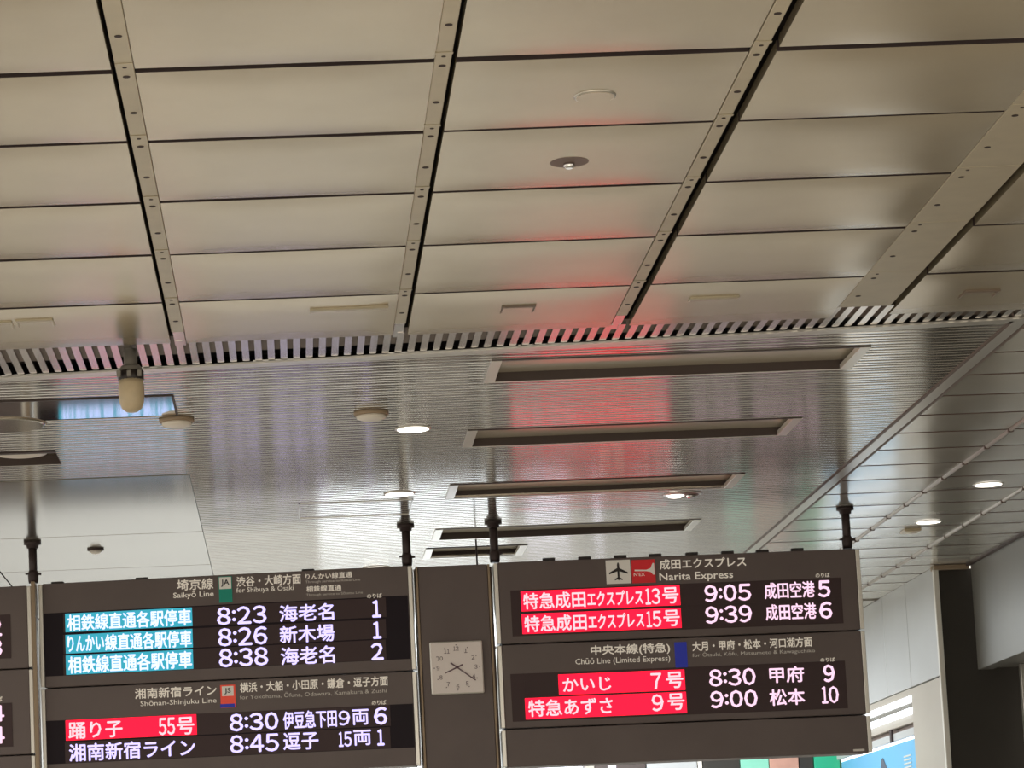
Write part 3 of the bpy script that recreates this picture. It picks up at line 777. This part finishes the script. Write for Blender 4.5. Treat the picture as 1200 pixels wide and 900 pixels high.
# clock
cx, cz = uvR(535.3, 782.5); hs = 31*17.93/F
r = root('wall_clock', (cx, YB+.02, cz-hs), 'square white clock showing about 8:21 on the dark middle panel', 'clock')
mb = MB(); mb.box(cx-hs, cx+hs, YB-.02, YB+.02, cz-hs, cz+hs, .006); part('case', mb, M_TRIMW, r)
mb = MB(); mb.box(cx-hs+.006, cx+hs-.006, YB-.023, YB-.019, cz-hs+.006, cz+hs-.006, .001); fc_ = part('face', mb, M_CLOCK, r)
for k in range(1, 13):
    a = 2*PI*k/12; rr = hs*.72; tx, tz = cx+rr*math.sin(a), cz+rr*math.cos(a); w = .0095 if k < 10 else .017
    me = txt_mesh(str(k), tx-w, tx+w, tz-.0135, tz+.0135, M_CLOCKD, YB-.0245, .01)
    for v in me.vertices: v.co = (v.co.x-r['_org'][0], v.co.y-r['_org'][1], v.co.z-r['_org'][2])
    link('numeral', me, fc_)
    mb = MB(); t0, t1 = hs*.86, hs*.90; ca, sa = math.cos(a), math.sin(a)
    mb.box(cx+t0*sa-.003, cx+t0*sa+.003, YB-.0245, YB-.023, cz+t0*ca-.003, cz+t0*ca+.003); part('minute_mark', mb, M_CLOCKD, fc_)
def hand(ang, L, tail, w, d, nm):
    sa, ca = math.sin(ang), math.cos(ang); mb = MB()
    P4 = [(-w, -tail), (w, -tail), (w*.7, L), (-w*.7, L)]
    lo = [(cx+p*ca+q_*sa, YB-d, cz-p*sa+q_*ca) for p, q_ in P4]; hi = [(a_, YB-d+.002, c_) for a_, b_, c_ in lo]
    mb.poly(lo); mb.poly(hi[::-1])
    for i in range(4): mb.quad(lo[i], hi[i], hi[(i+1) % 4], lo[(i+1) % 4])
    mb.fix = True; part(nm, mb, M_CLOCKD, r)
hand(math.radians(246), hs*.50, hs*.24, .0050, .027, 'hour_hand')
hand(math.radians(127), hs*.86, hs*.30, .0045, .030, 'minute_hand')
mb = MB(); mb.box(cx-.006, cx+.006, YB-.032, YB-.024, cz-.006, cz+.006, .002); part('hub', mb, M_CLOCKD, r)

# --- hanger poles
def pole(px, py, label, yb, zlow):
    q = PZ(px, py); Yp = yb+.12; X = q[0]*(Yp-.0)/q[1]
    r = root('hanger_pole', (X, Yp, ZC), label, 'pole', 'dark poles carrying the boards')
    part('shaft', MB().lathe([(.027, ZC), (.027, ZTOP)], X, Yp, 16), M_POLE, r)
    part('ceiling_flange', MB().lathe([(.056, ZC-.001), (.056, ZC-.020), (.040, ZC-.024), (.038, ZC-.042), (.028, ZC-.046)], X, Yp, 20), M_POLE, r)
    part('lower_collar', MB().lathe([(.028, ZTOP+.075), (.034, ZTOP+.06), (.034, ZTOP+.02), (.030, ZTOP-.005)], X, Yp, 16), M_POLE, r)
    mb = MB(); mb.box(X+.02, X+.052, Yp-.008, Yp+.008, ZTOP+.045, ZTOP+.062, .003); mb.box(X-.050, X-.02, Yp-.008, Yp+.008, ZTOP+.05, ZTOP+.062, .003); part('clamp_bolt', mb, M_POLE, r)
    if zlow:
        mb = MB(); mb.box(X-.010, X+.016, yb+.03, yb+.2, zlow, ZTOP-.005, .003); part('post', mb, M_DETB, r, 'brownish square post between the boards')
pole(38, 637, 'dark hanger pole between the left board and the one at the edge', 18.05, 2.40)
pole(475, 612, 'dark hanger pole at the left side of the clock panel', 17.93, 0)
pole(577.5, 607, 'dark hanger pole at the right side of the clock panel', 17.93, 0)
pole(990, 594, 'dark hanger pole at the right end of the right board', 17.93, 0)
# thin rod
q = PZ(556, 605); 
q2 = PY(557.5, 628, 19.0)
r = single('ceiling_rod', MB().lathe([(.006, ZC), (.006, ZC-.32)], q2[0], 19.0, 8), M_POLE, 'thin rod hanging from the ceiling above the clock panel', 'rod', loc=(q2[0], 19.0, ZC))

# ---------------------------------------------------------------- right wall, dark return, fascia
XA = 4.93
wl = root('wall_right', (XA, 24, 0), 'pale grey panelled side wall behind the right board', 'wall', kind='structure')
z_low = PX(1071, 804, XA)[2]
ys = [21.37, PX(1064, 745, XA)[1], PX(1036, 745, XA)[1]]
ys += [ys[2]+(ys[2]-ys[1]), 27.4]
ys = sorted(ys)
print('wall', z_low, ys, PX(1018, 822, XA)[2])
for i in range(len(ys)-1):
    mb = MB(); mb.box(XA, XA+.10, ys[i]+.007, ys[i+1]-.007, z_low, ZC-.002, .003); part('wall_panel', mb, M_WALL, wl)
mb = MB(); mb.box(XA+.02, XA+.11, 21.55, 27.4, z_low+.01, ZC); part('backing', mb, M_BROWN, wl)
ycol = PX(1071, 850, XA)[1]
mb = MB(); mb.box(XA-.004, XA+.10, 21.37, ycol, z_low-.75, z_low-.012, .003); part('wall_panel', mb, M_WALLW, wl)
mb = MB(); mb.box(XA-.004, XA+.10, 21.37, ycol, .0, z_low-.762, .003); part('wall_panel', mb, M_WALLW, wl)
mb = MB(); mb.box(XA-.02, XA+.02, 21.33, 21.372, 0, ZC-.01, .004); part('corner_guard', mb, M_TRIMW, wl)
mb = MB(); mb.box(XA-.02, XA+.25, 21.30, 21.42, ZC-.035, ZC-.002, .003); part('top_rail', mb, M_DETB, wl)
# wall return in shadow: the shade is put into its dark colour
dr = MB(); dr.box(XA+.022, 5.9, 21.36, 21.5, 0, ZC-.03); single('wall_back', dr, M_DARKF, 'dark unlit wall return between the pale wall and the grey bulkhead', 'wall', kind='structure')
# bulkhead
zb_ = PX(1146, 785, 5.185)[2]
fr = root('wall_bulkhead', (5.185, 16, 0), 'grey bulkhead hanging below the ceiling at the right edge', 'wall', kind='structure')
for i, (y0, y1) in enumerate(((21.28, 19.4), (19.39, 17.5), (17.49, 15.6), (15.59, 13.7), (13.69, 11.0), (10.99, 8.0))):
    mb = MB(); mb.box(5.185, 5.30, y1, y0, zb_, ZC, .003); part('fascia_panel', mb, M_FASC, fr)
mb = MB(); mb.box(5.30, 6.2, 8, 21.36, zb_+.02, zb_+.05); part('soffit', mb, M_FASC, fr)
mb = MB(); mb.box(5.155, 5.186, 12.4, 21.3, ZC-.018, ZC+.01, .002); part('cornice_trim', mb, M_DARKW, fr, 'dark trim line along the ceiling')
Xw = 5.46
mb = MB(); mb.box(Xw+.03, Xw+.1, 8, 21.2, 0, zb_+.02); single('wall_right', mb, M_FASC, 'brownish wall under the bulkhead at the right edge', 'wall', kind='structure')
for k, yy in enumerate((21.15, 20.6, 20.2)):
    mb = MB(); mb.box(Xw, Xw+.04, yy-.06, yy, 0, zb_+.02, .004); single('trim_%d' % (k+1), mb, M_TRIM, 'upright metal trim on the wall under the bulkhead, number %d from the dark return' % (k+1) if 0 else ['upright metal trim touching the dark wall return', 'middle upright metal trim under the bulkhead', 'upright metal trim nearest the right edge'][k], 'trim', kind='structure')
# --- shopfront under the pale wall: canopy tubes and poster
sf = root('shop_canopy', (XA+.1, 24, 0), 'white canopy with two light tubes under the pale wall', 'canopy')
def along(x0, y0, x1, y1, X, th, m, name, r, dx=.05, label=None):
    a, b = PX(x0, y0, X), PX(x1, y1, X); z = (a[2]+b[2])/2
    mb = MB(); mb.box(X, X+dx, 21.9 if 0 else b[1], max(a[1]+1.5, b[1]+2), z-th/2, z+th/2, .003)
    return part(name, mb, m, r, label)
yb0 = ycol
def band(X, ztop, zbot, m, name, r, dx=.05):
    mb = MB(); mb.box(X, X+dx, ycol+.01, 25.85, zbot, ztop, .003); return part(name, mb, m, r)
def zz(px, py, X=XA): return PX(px, py, X)[2]
e0 = 1068
zA = zz(e0, 806); zB = zz(e0, 815); zC_ = zz(e0, 821); zD = zz(e0, 829); zE = zz(e0, 836); zF = zz(e0, 846); zG = zz(e0, 852); zH = zz(e0, 861); zI = zz(e0, 864)
band(XA, zA-.002, zB, M_WALLW, 'canopy_rail', sf)
band(XA-.01, zB, zC_, M_TUBE, 'light_tube', sf)
band(XA+.02, zC_, zD, M_SMOOTH, 'canopy_rail', sf)
band(XA-.01, zD, zE, M_TUBE, 'light_tube', sf)
band(XA+.02, zE, zF, M_WALLW, 'canopy_rail', sf)
band(XA+.06, zF, zG, M_BROWN, 'canopy_recess', sf)
band(XA+.02, zG, zH, M_WALL, 'canopy_rail', sf)
mb = MB(); yy = PX(1043, 858, XA)[1]; mb.box(XA-.0, XA+.02, yy-.03, yy+.03, zH-.01, zF, .002); part('canopy_bracket', mb, M_POLE, sf)
ps = root('blue_poster', (XA+.06, 24, 0), 'light blue backlit poster below the canopy tubes', 'poster')
band(XA+.055, zH, zI, M_TUBE, 'top_edge_light', ps)
mb = MB(); mb.box(XA+.06, XA+.09, ycol+.01, 25.85, zI-.5, zI, .003); part('poster_sheet', mb, M_POSTER, ps)
a = PX(1034, 898, XA+.055); b = PX(1041, 886, XA+.055)
mb = MB(); mb.poly([(XA+.056, a[1]+.18, a[2]-.15), (XA+.056, a[1]+.03, b[2]-.01), (XA+.056, a[1]-.04, b[2]+.0), (XA+.056, a[1]-.35, a[2]-.15)]); mb.fix = True
part('printed_peak', mb, M_POSTD, ps)
a = PX(1063, 885, XA+.055)
mb = MB()
for k in range(4): mb.box(XA+.055, XA+.058, a[1]-.14, a[1]+.14, a[2]-.03*k-.012, a[2]-.03*k)
part('printed_lines', mb, M_TRIMW, ps)

# ---------------------------------------------------------------- far wall with shopfronts seen under the right board
YF = 26.0
fwall = MB(); fwall.box(-6, 5.0, YF+.2, YF+.35, 0, ZC); single('wall_far', fwall, mat('far_wall_grey', (.36, .35, .33), .5), 'pale far wall of the concourse behind the boards', 'wall', kind='structure')
def fp(name, x0, x1, y0, m, label, cat, depth=.12, zlo=2.85, Y=YF):
    a = PY(x0, y0, Y); b = PY(x1, y0, Y)
    mb = MB(); mb.box(a[0], b[0], Y, Y+depth, zlo, a[2], .004); return single(name, mb, m, label, cat, loc=(a[0], Y, zlo))
M_SIGNW = mat('sign_violet', (.8, .8, .9), .5, emit=(.86, .80, 1.0), estr=1.6)
M_MINT = mat('sign_mint', (.25, .62, .46), .5, emit=(.3, .8, .6), estr=.12)
M_SALM = mat('sign_salmon', (.62, .33, .25), .5, var=.1, scale=6)
M_GRN = mat('sign_green', (.02, .40, .22), .5, emit=(.02, .6, .3), estr=.12)
fp('backlit_sign', 632, 682, 893.5, M_SIGNW, 'violet-white backlit sign peeking under the right board', 'sign')
fp('shop_shelf', 686, 696, 890, M_WALLW, 'narrow cream upright beside the violet-white sign', 'shelf')
fp('shop_shelf', 697, 712, 894, M_DARKW, 'dark shelf edge between two pale uprights under the right board', 'shelf')
fp('shop_shelf', 712.5, 721, 884, M_SIGNW, 'bright slim upright in the dark shop under the board', 'shelf')
fp('shop_shelf', 722, 756, 889, M_DARKW, 'wide dark shop opening under the right board', 'shelf')
fp('shop_front_panel', 757, 816, 880, M_WALL, 'plain grey shop panel under the right board', 'panel')  # plain panel of the shop front
fp('shop_post', 817, 822, 880, M_DETW, 'slim cream post right of the grey shop panel', 'post')
fp('shop_shelf', 823, 866, 880, M_DARKF, 'dark brown shop front beside the cream post', 'shelf')
fp('shop_sign', 867, 900, 880, M_MINT, 'mint green shop sign under the right board', 'sign')
fp('shop_sign', 901, 935, 880, M_SALM, 'salmon coloured shop sign under the right board', 'sign')
fp('shop_post', 936, 952, 878, M_DARKF, 'dark post between the salmon and green signs', 'post')
fp('shop_sign', 953, 983, 876, M_GRN, 'deep green shop sign under the right board', 'sign')
fp('shop_column', 985, 1012, 874, M_WALLW, 'ribbed beige column at the right end under the board', 'column')
for k, px in enumerate((990, 998, 1006)):
    a = PY(px, 880, YF-.01)
# unseen light panel, added behind the boards for streaks in the slatted ceiling
def lightbox(x0, x1, z0, z1, label, m):
    r = root('hidden_light_panel', ((x0+x1)/2, YF+.1, z0), label, 'sign', 'added light panels on the far wall')
    mb = MB(); mb.box(x0, x1, YF+.06, YF+.2, z0, z1, .004); part('frame', mb, M_TRIM, r)
    mb = MB(); mb.box(x0+.03, x1-.03, YF+.05, YF+.062, z0+.03, z1-.03); part('lit_face', mb, m, r)
M_BOXW = mat('lightbox_white', (.8, .8, .8), .5, emit=(.80, .90, 1.0), estr=1.6)
lightbox(.3, 2.1, 2.3, 3.2, 'added wide white light panel on the far wall, hidden behind the clock panel', M_BOXW)

# ---------------------------------------------------------------- floor
mb = MB(); mb.box(-14, 12, -14, 30, -.1, 0); single('floor', mb, M_FLOOR, 'pale stone concourse floor', 'floor', kind='structure')

for o in bpy.data.objects:
    if '_org' in o: del o['_org']
print('objects', len(bpy.data.objects), 'slats', nsl)
